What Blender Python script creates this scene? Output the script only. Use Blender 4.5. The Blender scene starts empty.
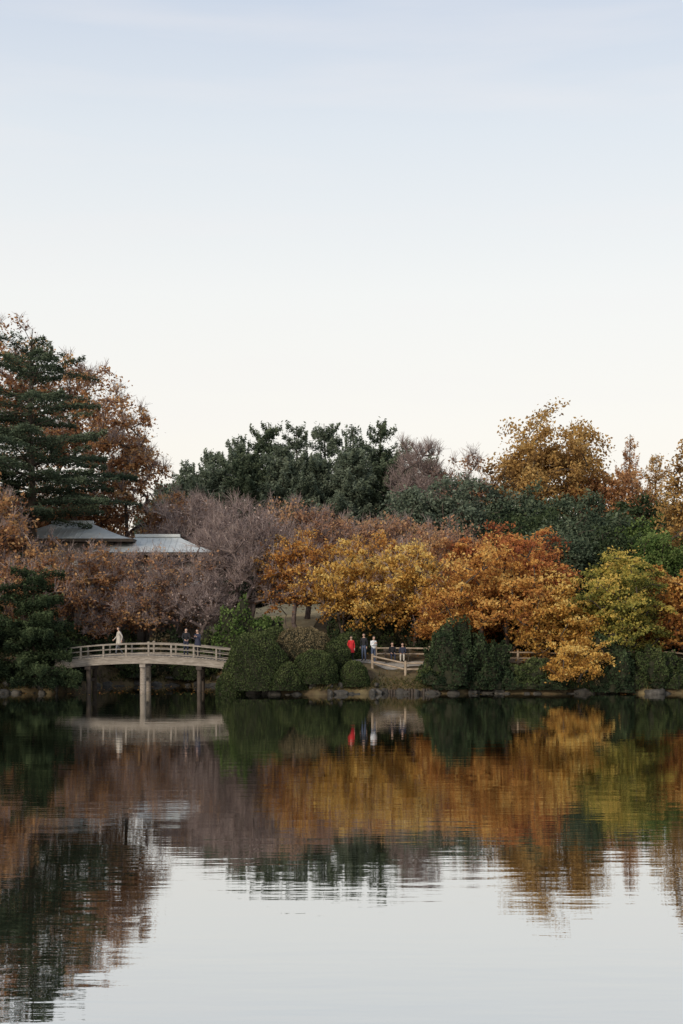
import bpy, math
import numpy as np
from mathutils import Vector, noise as mnoise
scene=bpy.context.scene
CAM_Z=4.7
# ---------------------------------------------------------------- materials
def newmat(name):
    m=bpy.data.materials.new(name); m.use_nodes=True
    nt=m.node_tree; nt.nodes.clear()
    out=nt.nodes.new('ShaderNodeOutputMaterial')
    return m,nt,out
def ramp(nt,cols,inp=None):
    r=nt.nodes.new('ShaderNodeValToRGB'); e=r.color_ramp.elements
    n=len(cols)
    e[0].position=0; e[0].color=(*cols[0],1)
    e[1].position=1; e[1].color=(*cols[-1],1)
    for i in range(1,n-1):
        k=e.new(i/(n-1)); k.color=(*cols[i],1)
    if inp is not None: nt.links.new(inp,r.inputs[0])
    return r
def leafmat(name,cols,trans=0.4):
    m,nt,out=newmat(name)
    a=nt.nodes.new('ShaderNodeAttribute'); a.attribute_name='tint'
    r=ramp(nt,cols,a.outputs['Fac'])
    d=nt.nodes.new('ShaderNodeBsdfDiffuse'); t=nt.nodes.new('ShaderNodeBsdfTranslucent')
    x=nt.nodes.new('ShaderNodeMixShader'); x.inputs[0].default_value=trans
    nt.links.new(r.outputs[0],d.inputs[0]); nt.links.new(r.outputs[0],t.inputs[0])
    nt.links.new(d.outputs[0],x.inputs[1]); nt.links.new(t.outputs[0],x.inputs[2])
    nt.links.new(x.outputs[0],out.inputs[0])
    return m
def surf(name,cols,scale=3.0,rough=0.8,bump=0.0,stretch=(1,1,1),spec=0.3):
    m,nt,out=newmat(name)
    tc=nt.nodes.new('ShaderNodeTexCoord'); mp=nt.nodes.new('ShaderNodeMapping')
    mp.inputs['Scale'].default_value=stretch
    n=nt.nodes.new('ShaderNodeTexNoise'); n.inputs['Scale'].default_value=scale; n.inputs['Detail'].default_value=6
    n.inputs['Roughness'].default_value=0.65
    nt.links.new(tc.outputs['Object'],mp.inputs[0]); nt.links.new(mp.outputs[0],n.inputs['Vector'])
    mr=nt.nodes.new('ShaderNodeMapRange'); mr.inputs[1].default_value=0.3; mr.inputs[2].default_value=0.7
    nt.links.new(n.outputs[0],mr.inputs[0])
    r=ramp(nt,cols,mr.outputs[0])
    p=nt.nodes.new('ShaderNodeBsdfPrincipled'); p.inputs['Roughness'].default_value=rough
    p.inputs['Specular IOR Level'].default_value=spec
    nt.links.new(r.outputs[0],p.inputs['Base Color'])
    if bump>0:
        b=nt.nodes.new('ShaderNodeBump'); b.inputs['Distance'].default_value=bump
        nt.links.new(n.outputs[0],b.inputs['Height']); nt.links.new(b.outputs[0],p.inputs['Normal'])
    nt.links.new(p.outputs[0],out.inputs[0])
    return m
BARK=surf('bark',[(0.035,0.026,0.02),(0.10,0.078,0.06)],6,0.9,0.02,(1,1,0.3))
BARKP=surf('bark_cherry',[(0.08,0.062,0.058),(0.22,0.17,0.155)],6,0.9,0.01)
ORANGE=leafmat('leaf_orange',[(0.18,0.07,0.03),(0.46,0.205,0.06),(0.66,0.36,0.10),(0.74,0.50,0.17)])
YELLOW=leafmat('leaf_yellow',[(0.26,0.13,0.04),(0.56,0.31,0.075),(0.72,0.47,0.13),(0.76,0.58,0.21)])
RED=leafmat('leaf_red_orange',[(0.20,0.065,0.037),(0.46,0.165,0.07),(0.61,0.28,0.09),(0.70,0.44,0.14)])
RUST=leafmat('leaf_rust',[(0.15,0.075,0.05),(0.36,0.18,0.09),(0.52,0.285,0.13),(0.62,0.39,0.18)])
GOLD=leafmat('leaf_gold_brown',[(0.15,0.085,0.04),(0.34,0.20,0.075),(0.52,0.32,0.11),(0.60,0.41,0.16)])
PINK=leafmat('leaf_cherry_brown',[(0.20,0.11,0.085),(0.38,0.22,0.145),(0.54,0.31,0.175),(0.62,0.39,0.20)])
PURP=leafmat('twig_purple',[(0.14,0.105,0.10),(0.32,0.245,0.225),(0.52,0.42,0.375)],0.1)
YGREEN=leafmat('leaf_yellow_green',[(0.09,0.10,0.028),(0.26,0.25,0.065),(0.48,0.40,0.095),(0.68,0.48,0.13)])
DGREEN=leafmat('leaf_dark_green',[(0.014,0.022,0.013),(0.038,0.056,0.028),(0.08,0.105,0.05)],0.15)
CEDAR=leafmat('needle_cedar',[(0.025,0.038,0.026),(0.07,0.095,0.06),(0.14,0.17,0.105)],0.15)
CEDARB=leafmat('needle_cedar_hazed',[(0.045,0.062,0.048),(0.115,0.145,0.10),(0.21,0.245,0.175)],0.2)  # grey-green needles, lightened with distance haze put into the colour
MGREEN=leafmat('leaf_mid_green',[(0.035,0.06,0.02),(0.09,0.14,0.04),(0.18,0.24,0.08)],0.25)
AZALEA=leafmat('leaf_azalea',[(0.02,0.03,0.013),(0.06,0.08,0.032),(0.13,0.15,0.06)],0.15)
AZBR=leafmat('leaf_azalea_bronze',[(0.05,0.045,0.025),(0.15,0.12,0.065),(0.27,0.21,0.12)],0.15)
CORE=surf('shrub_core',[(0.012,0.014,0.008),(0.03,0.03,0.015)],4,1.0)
# ---------------------------------------------------------------- mesh builder (quads)
class MB:
    def __init__(s): s.V=[];s.F=[];s.M=[];s.T=[];s.S=[];s.n=0
    def add(s,V,F,mat=0,tint=None,smooth=False):
        V=np.asarray(V,float).reshape(-1,3); F=np.asarray(F,int).reshape(-1,4)
        s.V.append(V); s.F.append(F+s.n); s.n+=len(V)
        s.M.append(np.full(len(F),mat,int))
        s.T.append(np.full(len(F),0.5) if tint is None else np.asarray(tint,float))
        s.S.append(np.full(len(F),smooth,bool))
    def mesh(s,name,mats):
        me=bpy.data.meshes.new(name)
        V=np.concatenate(s.V);F=np.concatenate(s.F);M=np.concatenate(s.M);T=np.concatenate(s.T);S=np.concatenate(s.S)
        me.vertices.add(len(V)); me.vertices.foreach_set('co',V.astype(np.float32).ravel())
        me.loops.add(F.size); me.loops.foreach_set('vertex_index',F.astype(np.int32).ravel())
        me.polygons.add(len(F)); me.polygons.foreach_set('loop_start',(np.arange(len(F))*4).astype(np.int32))
        for m in mats: me.materials.append(m)
        me.update(calc_edges=True)
        me.polygons.foreach_set('material_index',M.astype(np.int32))
        me.polygons.foreach_set('use_smooth',S)
        a=me.attributes.new('tint','FLOAT','FACE'); a.data.foreach_set('value',T.astype(np.float32))
        me.update()
        return me
    def obj(s,name,mats,parent=None):
        o=bpy.data.objects.new(name,s.mesh(name,mats)); scene.collection.objects.link(o)
        if parent: o.parent=parent
        return o
def unit(v): return v/np.maximum(np.linalg.norm(v,axis=-1,keepdims=True),1e-9)
def frusta(mb,A,B,ra,rb,k=5,mat=0,tint=None):
    A=np.asarray(A,float);B=np.asarray(B,float);n=len(A)
    if n==0: return
    t=unit(B-A); ref=np.where(np.abs(t[:,2:3])>0.9,np.array([[1.,0,0]]),np.array([[0,0,1.]]))
    u=unit(np.cross(t,ref)); v=np.cross(t,u)
    ang=np.arange(k)/k*2*np.pi; c=np.cos(ang);si=np.sin(ang)
    ring=u[:,None,:]*c[None,:,None]+v[:,None,:]*si[None,:,None]
    ra=np.broadcast_to(ra,(n,));rb=np.broadcast_to(rb,(n,))
    V=np.concatenate([A[:,None]+ring*ra[:,None,None],B[:,None]+ring*rb[:,None,None]],1)
    i=np.arange(k);j=(i+1)%k
    F=np.stack([i,j,j+k,i+k],1)[None]+(np.arange(n)*2*k)[:,None,None]
    mb.add(V,F,mat,None if tint is None else np.repeat(tint,k),True)
def leaves(mb,rng,C,size,tint,mat=1,aspect=0.55,horiz=0.0):
    n=len(C)
    u=rng.normal(size=(n,3)); w=rng.normal(size=(n,3))
    u[:,2]*=(1-horiz); w[:,2]*=(1-horiz)
    u=unit(u); v=unit(np.cross(unit(np.cross(u,w)),u))
    s=size*rng.uniform(0.55,1.4,n)[:,None]
    V=np.stack([C-u*s,C+v*s*aspect-u*s*0.1,C+u*s,C-v*s*aspect-u*s*0.1],1)
    F=np.arange(4*n).reshape(n,4)
    mb.add(V,F,mat,np.clip(tint,0,1))
def box(mb,c,s,mat=0,rot=0.0,tilt=None):
    x,y,z=[k/2 for k in s]
    V=np.array([[-x,-y,-z],[x,-y,-z],[x,y,-z],[-x,y,-z],[-x,-y,z],[x,-y,z],[x,y,z],[-x,y,z]])
    if tilt: # rotation about Y axis
        ct,st=math.cos(tilt),math.sin(tilt); V=V@np.array([[ct,0,st],[0,1,0],[-st,0,ct]])
    cr,sr=math.cos(rot),math.sin(rot); V=V@np.array([[cr,sr,0],[-sr,cr,0],[0,0,1]])
    F=[[0,3,2,1],[4,5,6,7],[0,1,5,4],[1,2,6,5],[2,3,7,6],[3,0,4,7]]
    mb.add(V+np.array(c),F,mat)
# ---------------------------------------------------------------- terrain
def sstep(a,b,x):
    t=np.clip((x-a)/(b-a),0,1); return t*t*(3-2*t)
def height(x,y):
    x=np.asarray(x,float);y=np.asarray(y,float)
    inlet=9.5*sstep(-17.4,-15.6,x)*(1-sstep(-8.2,-6.4,x))
    ys=85.2+inlet+0.35*np.sin(x*0.9)+0.25*np.sin(x*2.3+1)-0.9*sstep(-7.5,-5,x)*(1-sstep(1,3,x))
    f=y-ys
    f=np.maximum(f,np.abs(x)-48+3*np.sin(y*0.1)); f=np.maximum(f,9+np.sin(x*0.2)-y)
    h=np.interp(f,[-4,-0.5,0.15,0.6,1.4,3,6,14,25,50,100,3000],[-1.4,-0.3,0.3,0.65,1.0,1.6,1.9,3.0,4.5,5.7,6.2,8])
    h=h+np.where(f>1,0.08*np.sin(x*0.7+y*0.3)*np.cos(y*0.5),0)
    return h
def hz(x,y): return float(height(x,y))
xs=np.concatenate([np.linspace(-3000,-100,14),np.linspace(-90,-36,28),np.arange(-35,35,0.4),np.linspace(36,90,28),np.linspace(100,3000,14)])
ys_=np.concatenate([np.linspace(-3000,-100,10),np.linspace(-60,0,14),np.arange(2,14,1.0),np.linspace(15,80,22),np.arange(81,125,0.4),np.linspace(126,200,30),np.linspace(230,3500,14)])
GX,GY=np.meshgrid(xs,ys_); GZ=height(GX,GY)
nx,ny=len(xs),len(ys_)
I=np.arange(nx*ny).reshape(ny,nx)
F=np.stack([I[:-1,:-1],I[:-1,1:],I[1:,1:],I[1:,:-1]],-1).reshape(-1,4)
GROUND=surf('ground_grass_litter',[(0.04,0.028,0.017),(0.085,0.06,0.032),(0.13,0.10,0.05),(0.22,0.17,0.085)],0.8,0.95,0.03)
mb=MB(); mb.add(np.stack([GX,GY,GZ],-1),F,0,None,True); mb.obj('ground',[GROUND])
def drape(name,pts,width,mat,lift,nw=4):
    P=np.array(pts,float); t=np.linspace(0,len(P)-1,len(P)*12)
    X=np.interp(t,range(len(P)),P[:,0]);Y=np.interp(t,range(len(P)),P[:,1])
    for _ in range(4):
        X[1:-1]=(X[:-2]+X[1:-1]*2+X[2:])/4; Y[1:-1]=(Y[:-2]+Y[1:-1]*2+Y[2:])/4
    T=unit(np.stack([np.gradient(X),np.gradient(Y)],1)); N=np.stack([-T[:,1],T[:,0]],1)
    k=np.linspace(-0.5,0.5,nw+1)*width
    XX=X[:,None]+N[:,0:1]*k; YY=Y[:,None]+N[:,1:2]*k; ZZ=height(XX,YY)+lift
    I=np.arange(XX.size).reshape(XX.shape)
    F=np.stack([I[:-1,:-1],I[1:,:-1],I[1:,1:],I[:-1,1:]],-1).reshape(-1,4)
    m=MB(); m.add(np.stack([XX,YY,ZZ],-1),F,0,None,True); return m.obj(name,[mat])
LAWN=surf('dry_lawn',[(0.28,0.21,0.10),(0.45,0.35,0.19),(0.52,0.43,0.24)],1.5,0.95,0.01)
drape('lawn',[(-7,99),(-6.2,108),(-5.0,120),(-4,135)],9,LAWN,0.05,10)
PATH=surf('gravel_path',[(0.26,0.23,0.19),(0.40,0.36,0.30)],5,0.95,0.01)
drape('garden_path',[(-8,89.5),(-4,90.2),(0,89.4),(4,88.6),(9,89.6),(16,90.3),(30,90.5)],2.0,PATH,0.035)
drape('garden_path',[(-30,89),(-24,88.2),(-17,87.2)],1.8,PATH,0.035)
# water
m,nt,out=newmat('pond_water')
tc=nt.nodes.new('ShaderNodeTexCoord')
def wn(sx,sy,scale,detail,rot=3):
    mp=nt.nodes.new('ShaderNodeMapping'); mp.inputs['Scale'].default_value=(sx,sy,1)
    mp.inputs['Rotation'].default_value=(0,0,math.radians(rot))
    n=nt.nodes.new('ShaderNodeTexNoise'); n.inputs['Scale'].default_value=scale; n.inputs['Detail'].default_value=detail
    nt.links.new(tc.outputs['Object'],mp.inputs[0]); nt.links.new(mp.outputs[0],n.inputs['Vector']); return n
n1=wn(0.22,1,1.3,2); n2=wn(0.22,1,4.0,3,-4); n3=wn(0.05,0.1,1,2)
def math_(op,a,b):
    k=nt.nodes.new('ShaderNodeMath'); k.operation=op
    for i,q in enumerate((a,b)):
        if isinstance(q,(int,float)): k.inputs[i].default_value=q
        else: nt.links.new(q,k.inputs[i])
    return k.outputs[0]
patch=nt.nodes.new('ShaderNodeMapRange'); nt.links.new(n3.outputs[0],patch.inputs[0])
patch.inputs[1].default_value=0.35;patch.inputs[2].default_value=0.65;patch.inputs[3].default_value=0.5;patch.inputs[4].default_value=1.2
hh=math_('ADD',math_('MULTIPLY',n1.outputs[0],0.8),math_('MULTIPLY',n2.outputs[0],0.32))
hh=math_('MULTIPLY',hh,patch.outputs[0])
b=nt.nodes.new('ShaderNodeBump'); b.inputs['Distance'].default_value=0.0062; b.inputs['Strength'].default_value=1
nt.links.new(hh,b.inputs['Height'])
g=nt.nodes.new('ShaderNodeBsdfGlossy'); g.inputs['Roughness'].default_value=0.01; g.inputs['Color'].default_value=(0.97,0.97,0.96,1)
d=nt.nodes.new('ShaderNodeBsdfDiffuse'); d.inputs['Color'].default_value=(0.008,0.010,0.006,1)
fr=nt.nodes.new('ShaderNodeFresnel'); fr.inputs['IOR'].default_value=1.33
mr=nt.nodes.new('ShaderNodeMapRange'); mr.inputs[1].default_value=0.0;mr.inputs[2].default_value=0.6;mr.inputs[3].default_value=0.72;mr.inputs[4].default_value=0.82
nt.links.new(fr.outputs[0],mr.inputs[0])
mx=nt.nodes.new('ShaderNodeMixShader'); nt.links.new(mr.outputs[0],mx.inputs[0]); nt.links.new(d.outputs[0],mx.inputs[1]); nt.links.new(g.outputs[0],mx.inputs[2])
nt.links.new(b.outputs[0],g.inputs['Normal']); nt.links.new(mx.outputs[0],out.inputs[0])
mb=MB(); mb.add([[-56,4,0],[56,4,0],[56,100,0],[-56,100,0]],[[0,1,2,3]]); mb.obj('pond_water',[m])
# ---------------------------------------------------------------- trees
def decid(name,x,y,ztop,r,rz,leaf,seed,ncl=110,lpc=130,ls=0.11,cl=0.65,twigs=0,twr=0.017,bark=BARK,
          tr=0.18,flat=0.5,trunks=1,lean=(0,0),minz=-0.75,ry=None,aspect=0.6,lump=0.55,tsd=0.2,tip=0.014,tlen=1.5):
    rng=np.random.default_rng(seed); z0=hz(x,y)-0.15
    ry=ry or r
    cc=np.array([x+lean[0],y+lean[1],ztop-rz])
    base=np.array([x,y,z0])
    fork=np.array([x+lean[0]*0.4,y+lean[1]*0.4,max(z0+0.25*(cc[2]-z0),cc[2]-rz*0.95)])
    N=[base.copy()];Pn=[-1]
    for t in range(trunks):
        off=np.array([rng.uniform(-.5,.5),rng.uniform(-.4,.4),0])*(0 if trunks==1 else 1)
        prev=0; k=5
        tgt=fork+off*2.4*(0 if trunks==1 else 1)+np.array([0,0,rng.uniform(0,rz*0.5)])
        for i in range(1,k+1):
            p=base+(tgt-base)*i/k+off*math.sin(i/k*math.pi)*0.5+rng.normal(size=3)*0.07*np.array([1,1,0])
            N.append(p);Pn.append(prev);prev=len(N)-1
    sd=rng.uniform(0,100,3); cs=[]
    while len(cs)<ncl:
        dvec=unit(rng.normal(size=3))
        if dvec[2]<minz: continue
        lm=1-lump+lump*2*(0.5+0.5*mnoise.noise(Vector(dvec*1.9+sd)))*1.0
        rr=rng.uniform(0.05,1)**0.45*min(lm,1.15)
        cs.append(cc+dvec*rr*np.array([r,ry,rz]))
    cs=np.array(cs); cs=cs[np.argsort(np.linalg.norm(cs-fork,axis=1))]
    ends=[]
    cap=len(N)+ncl*12
    arr=np.zeros((cap,3)); arr[:len(N)]=N; cnt=len(N)
    for c in cs:
        nd=arr[2:cnt]; dd=np.linalg.norm(nd-c,axis=1)+0.8*np.maximum(0,nd[:,2]-c[2]+0.2)
        j=int(np.argmin(dd))+2; L=np.linalg.norm(arr[j]-c); k=min(10,max(1,int(L/0.7))); a=arr[j].copy(); prev=j
        for i in range(1,k+1):
            t=i/k; p=a+(c-a)*t+np.array([0,0,0.10*L*math.sin(t*math.pi)])+rng.normal(size=3)*0.06*L/k*(i<k)
            arr[cnt]=p; Pn.append(prev); prev=cnt; cnt+=1
        ends.append(prev)
    A=arr[:cnt]; P=np.array(Pn); w=np.zeros(cnt)
    w[ends]+=1
    for i in range(cnt-1,0,-1): w[P[i]]+=max(w[i],0)
    rad=tip+(tr-tip)*np.sqrt(w/max(w.max(),1))
    mb=MB()
    e=np.arange(1,cnt); rp=np.minimum(rad[P[e]],rad[e]*1.5+0.01); rp[:3]=np.array([tr*1.35,tr*1.1,tr*1.05])[:len(rp[:3])]
    frusta(mb,A[P[e]],A[e],rp,rad[e],6,0)
    ce=A[ends]
    if twigs:
        src=rng.integers(max(3,cnt//8),cnt,twigs); a=A[src]
        dirv=unit(unit(a-(cc-np.array([0,0,rz*1.1])))+rng.normal(size=(twigs,3))*0.5)
        L=rng.uniform(0.35,1.0,twigs)[:,None]*cl*tlen
        mid=a+dirv*L*0.5; end=mid+unit(dirv+rng.normal(size=(twigs,3))*0.3)*L*0.55
        tt=np.clip(rng.normal(0.45,0.28,twigs),0,1)
        frusta(mb,a,mid,twr,twr*0.8,3,2,tt); frusta(mb,mid,end,twr*0.8,twr*0.4,3,2,tt)
        for _ in range(2):
            q=mid+rng.uniform(-.2,.4,(twigs,1))*(end-mid); frusta(mb,q,q+unit(dirv+rng.normal(size=(twigs,3))*0.7)*L*0.38,twr*0.6,twr*0.3,3,2,np.clip(tt+0.15,0,1))
    if lpc:
        n=len(ce)*lpc; idx=np.repeat(np.arange(len(ce)),lpc)
        sc=cl*rng.uniform(0.45,1.4,len(ce))[idx][:,None]
        g=np.clip(rng.normal(size=(n,3)),-2.2,2.2)*np.array([0.55,0.55,0.55*flat])
        g*=np.where(rng.random(n)<0.07,1.5,1.0)[:,None]
        tl=rng.normal(0,0.3,(len(ce),2))[idx]
        g[:,2]+=g[:,0]*tl[:,0]+g[:,1]*tl[:,1]-0.18*(g[:,0]**2+g[:,1]**2)
        g*=sc
        C=ce[idx]+g
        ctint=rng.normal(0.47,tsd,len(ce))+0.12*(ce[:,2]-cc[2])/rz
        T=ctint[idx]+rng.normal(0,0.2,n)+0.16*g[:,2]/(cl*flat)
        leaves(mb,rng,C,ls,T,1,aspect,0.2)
    return mb.obj(name,[bark,leaf,PURP])
def conifer(name,x,y,ztop,r,zlow,leaf,seed,tiers=16,br=7,dens=26,ls=0.22,tr=0.35,droop=0.12,topw=0.12,gap=0.5,power=0.75,aspect=0.28,asym=0.25,vs=0.09,hor=0.55,tb=0.0,upk=1.0):
    rng=np.random.default_rng(seed); z0=hz(x,y)-0.2; mb=MB()
    k=14; tz=np.linspace(z0,ztop,k+1); tp=np.stack([x+0.1*np.sin(tz*0.4+seed),y+0*tz,tz],1)
    rr=tr*(1-np.linspace(0,1,k+1))+0.03
    frusta(mb,tp[:-1],tp[1:],rr[:-1],rr[1:],8,0)
    A=[];B=[];RA=[];RB=[];LC=[];LT=[]
    for ti in range(tiers):
        u=(ti+rng.uniform(-gap,gap)*0.6)/tiers; u=min(max(u,0),0.99)
        zt=zlow+(ztop-zlow)*u
        Rm=r*((1-u)**power*(1-topw)+topw)*rng.uniform(0.75,1.12)
        nb=max(3,int(br*(0.5+0.5*(1-u))))
        a0=rng.uniform(0,6.28)
        for bi in range(nb):
            az=a0+bi*6.283/nb+rng.uniform(-.35,.35); L=Rm*rng.uniform(0.55,1.15)*(1+asym*math.cos(az*2+seed))
            d=np.array([math.cos(az),math.sin(az),0]); pn=np.array([-d[1],d[0],0])
            zb=zt+rng.uniform(-0.35,0.35)
            s=np.linspace(0,1,6); up=rng.uniform(0.05,0.28)*(1+u)*upk
            pts=np.array([x,y,zb])+d*(s*L)[:,None]+np.stack([0*s,0*s,L*(up*s-droop*2.2*s**2.2)],1)+pn*(rng.uniform(-.12,.12)*L*s**2)[:,None]
            A.append(pts[:-1]);B.append(pts[1:]);rb=0.012+0.05*(L/6)*(1-s); RA.append(rb[:-1]);RB.append(rb[1:])
            n=int(dens*L*(1.0+0.35*L/2)*rng.uniform(0.6,1.3))
            q=rng.uniform(0.12,1.02,n)**0.8
            c=np.stack([np.interp(q,s,pts[:,i]) for i in range(3)],1)
            wdt=(0.16*L+0.25)*np.sin(np.clip(q,0,1)*2.6+0.45)
            lat=rng.uniform(-1,1,n)*wdt
            vz=rng.normal(0,vs,n)
            c=c+pn*lat[:,None]+np.array([0,0,1])*(vz-0.14*np.abs(lat))[:,None]
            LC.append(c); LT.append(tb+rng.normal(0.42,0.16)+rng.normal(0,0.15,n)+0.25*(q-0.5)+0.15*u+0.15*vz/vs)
    frusta(mb,np.concatenate(A),np.concatenate(B),np.concatenate(RA),np.concatenate(RB),4,0)
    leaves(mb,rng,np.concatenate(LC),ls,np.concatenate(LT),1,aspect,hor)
    return mb.obj(name,[BARK,leaf])
def shrub(name,x,y,r,h,leaf,seed,ls=0.07,n=7000,ry=None,lump=0.12,zb=None):
    rng=np.random.default_rng(seed); ry=ry or r; z0=(hz(x,y) if zb is None else zb)-0.25
    mb=MB(); sd=rng.uniform(0,50,3)
    def sh(dv):
        return np.array([1+lump*2*mnoise.noise(Vector(q*2.2+sd))+lump*mnoise.noise(Vector(q*5+sd)) for q in dv])
    def shape(D,s):
        w=np.sqrt(np.clip(1-D[:,2]**2.6,0.0,1))/np.maximum(np.sqrt(1-np.minimum(D[:,2],0.999)**2),1e-3)
        return np.stack([D[:,0]*w,D[:,1]*w,D[:,2]],1)*s[:,None]
    dv=unit(rng.normal(size=(n,3))); dv[:,2]=np.abs(dv[:,2]); s=sh(dv)
    rad=s*(1-np.abs(rng.normal(0,0.05,n)))
    C=np.array([x,y,z0])+shape(dv,rad)*np.array([r,ry,h+0.25])
    patch=np.array([mnoise.noise(Vector(q*3+sd*2)) for q in dv])
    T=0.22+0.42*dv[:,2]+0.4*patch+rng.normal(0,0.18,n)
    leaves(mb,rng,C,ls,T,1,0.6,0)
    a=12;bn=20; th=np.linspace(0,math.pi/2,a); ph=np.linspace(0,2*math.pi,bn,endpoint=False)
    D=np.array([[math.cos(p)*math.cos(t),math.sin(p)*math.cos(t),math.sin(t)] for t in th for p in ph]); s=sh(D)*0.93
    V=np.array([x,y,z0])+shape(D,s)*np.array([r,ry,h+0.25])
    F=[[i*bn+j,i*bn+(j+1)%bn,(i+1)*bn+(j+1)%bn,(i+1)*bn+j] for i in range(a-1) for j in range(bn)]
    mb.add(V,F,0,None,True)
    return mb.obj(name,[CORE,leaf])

# left cluster
conifer('himalayan_cedar',-22.9,105,25.8,10.6,12.0,CEDAR,3,tiers=14,br=9,dens=58,ls=0.15,tr=0.42,power=0.62,droop=0.07,vs=0.12,asym=0.15)
conifer('himalayan_cedar',-29.5,103,24.0,8.0,10,CEDAR,5,tiers=12,br=9,dens=50,ls=0.16,tr=0.4,vs=0.13)
decid('zelkova_tree',-28.5,120,29.2,4.5,7,RUST,11,ncl=130,lpc=80,ls=0.14,cl=0.9,twigs=1500,lump=0.6)
decid('zelkova_tree',-22.6,121,26.8,4.6,6.5,RUST,12,ncl=130,lpc=80,ls=0.14,cl=0.9,twigs=1500,lump=0.6)
decid('zelkova_tree',-17.8,118,22.8,3.0,6.4,RUST,13,ncl=120,lpc=75,ls=0.13,cl=0.85,twigs=1500,lump=0.6)
decid('cherry_tree',-13.6,116,14.8,3.4,3.6,RUST,14,ncl=120,lpc=70,ls=0.12,cl=0.9,twigs=1200)
decid('cherry_tree',-21.5,119,16.6,4.4,4.2,RUST,140,ncl=150,lpc=80,ls=0.14,cl=0.9,twigs=1000)
decid('cherry_tree',-27,117,16.6,4.4,5.2,RUST,141,ncl=150,lpc=80,ls=0.14,cl=0.9,twigs=1000)
decid('cherry_tree',-24.6,95,13.8,4.0,3.7,RUST,15,ncl=160,lpc=75,ls=0.11,cl=0.75,twigs=1500,tr=0.25,bark=BARKP,flat=0.6)
decid('cherry_tree',-28.5,96,13.0,4.0,3.6,RUST,16,ncl=150,lpc=80,ls=0.11,cl=0.75,twigs=1000,tr=0.25,bark=BARKP)
decid('cherry_tree',-17.6,97.5,9.7,4.6,3.2,RUST,17,ncl=170,lpc=62,ls=0.10,cl=0.75,twigs=1800,tr=0.24,bark=BARKP,flat=0.6,lump=0.7,trunks=2)
decid('cherry_tree',-12.4,99,9.4,3.8,3.2,PINK,18,ncl=150,lpc=42,ls=0.09,cl=0.75,twigs=2200,tr=0.22,bark=BARKP,lump=0.7,trunks=2)
decid('cherry_tree',-20.6,93,9.4,3.4,3.1,RUST,19,ncl=130,lpc=65,ls=0.10,cl=0.7,twigs=1200,tr=0.2,bark=BARKP,trunks=2)
decid('cherry_tree',-14.8,96.4,6.8,2.9,2.0,RUST,22,ncl=110,lpc=45,ls=0.09,cl=0.6,twigs=1600,tr=0.14,bark=BARKP,lump=0.7)
decid('cherry_tree',-9.6,97.2,7.8,2.4,2.6,PURP,23,ncl=100,lpc=12,ls=0.08,cl=0.7,twigs=1700,tr=0.14,bark=BARKP,lump=0.7)
conifer('japanese_yew',-18.6,86.0,7.2,3.4,0.8,DGREEN,20,tiers=12,br=10,dens=230,ls=0.09,tr=0.2,power=0.55,topw=0.3,droop=0.1,aspect=0.4,vs=0.15,gap=0.7,hor=0.4,tb=-0.16)
conifer('japanese_yew',-22.2,86.5,7.0,3.4,0.8,DGREEN,21,tiers=12,br=10,dens=210,ls=0.09,tr=0.2,power=0.55,topw=0.3,droop=0.1,aspect=0.4,vs=0.15,gap=0.7,hor=0.4,tb=-0.16)
# cherries centre
decid('cherry_tree',-11.2,112,14.0,3.8,3.6,PURP,30,ncl=150,lpc=20,ls=0.08,cl=0.9,twigs=2600,tr=0.26,bark=BARKP,trunks=2,tlen=1.7)
decid('cherry_tree',-7.0,100,12.8,4.0,4.6,PURP,31,ncl=170,lpc=12,ls=0.08,cl=0.9,twigs=3000,tr=0.30,bark=BARKP,trunks=3,tlen=1.7,tip=0.02)
decid('cherry_tree',-2.6,108,13.3,4.4,3.6,PINK,32,ncl=160,lpc=60,ls=0.11,cl=0.8,twigs=1600,tr=0.22,bark=BARKP)
decid('cherry_tree',2.0,109,12.7,4.3,3.4,PINK,33,ncl=160,lpc=80,ls=0.11,cl=0.8,twigs=1000,tr=0.22,bark=BARKP)
decid('cherry_tree',6.6,108,11.9,4.0,3.4,PINK,34,ncl=160,lpc=85,ls=0.11,cl=0.8,twigs=900,tr=0.22,bark=BARKP)
decid('cherry_tree',-3.0,98.5,10.7,3.3,3.2,ORANGE,35,ncl=140,lpc=75,ls=0.10,cl=0.65,twigs=900,tr=0.17,bark=BARKP,trunks=2,flat=0.45)
decid('cherry_tree',0.6,94,9.4,2.9,3.1,YELLOW,36,ncl=150,lpc=95,ls=0.10,cl=0.6,twigs=500,tr=0.16,trunks=2,flat=0.42)
decid('cherry_tree',2.6,101,10.5,3.5,3.1,ORANGE,37,ncl=160,lpc=85,ls=0.10,cl=0.65,twigs=400,tr=0.18)
decid('cherry_tree',4.9,94.5,9.2,3.1,3.3,YELLOW,38,ncl=160,lpc=100,ls=0.10,cl=0.6,twigs=500,tr=0.18,trunks=2,flat=0.42)
decid('cherry_tree',7.9,98.5,9.9,3.5,3.3,RUST,39,ncl=160,lpc=90,ls=0.10,cl=0.65,twigs=400,tr=0.18)
decid('cherry_tree',2.8,96.5,6.4,2.2,1.9,YELLOW,40,ncl=100,lpc=90,ls=0.10,cl=0.55,twigs=300,tr=0.12,flat=0.45)
decid('cherry_tree',6.6,93.2,6.6,1.9,1.9,ORANGE,41,ncl=90,lpc=90,ls=0.10,cl=0.55,twigs=300,tr=0.12,flat=0.45)
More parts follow.
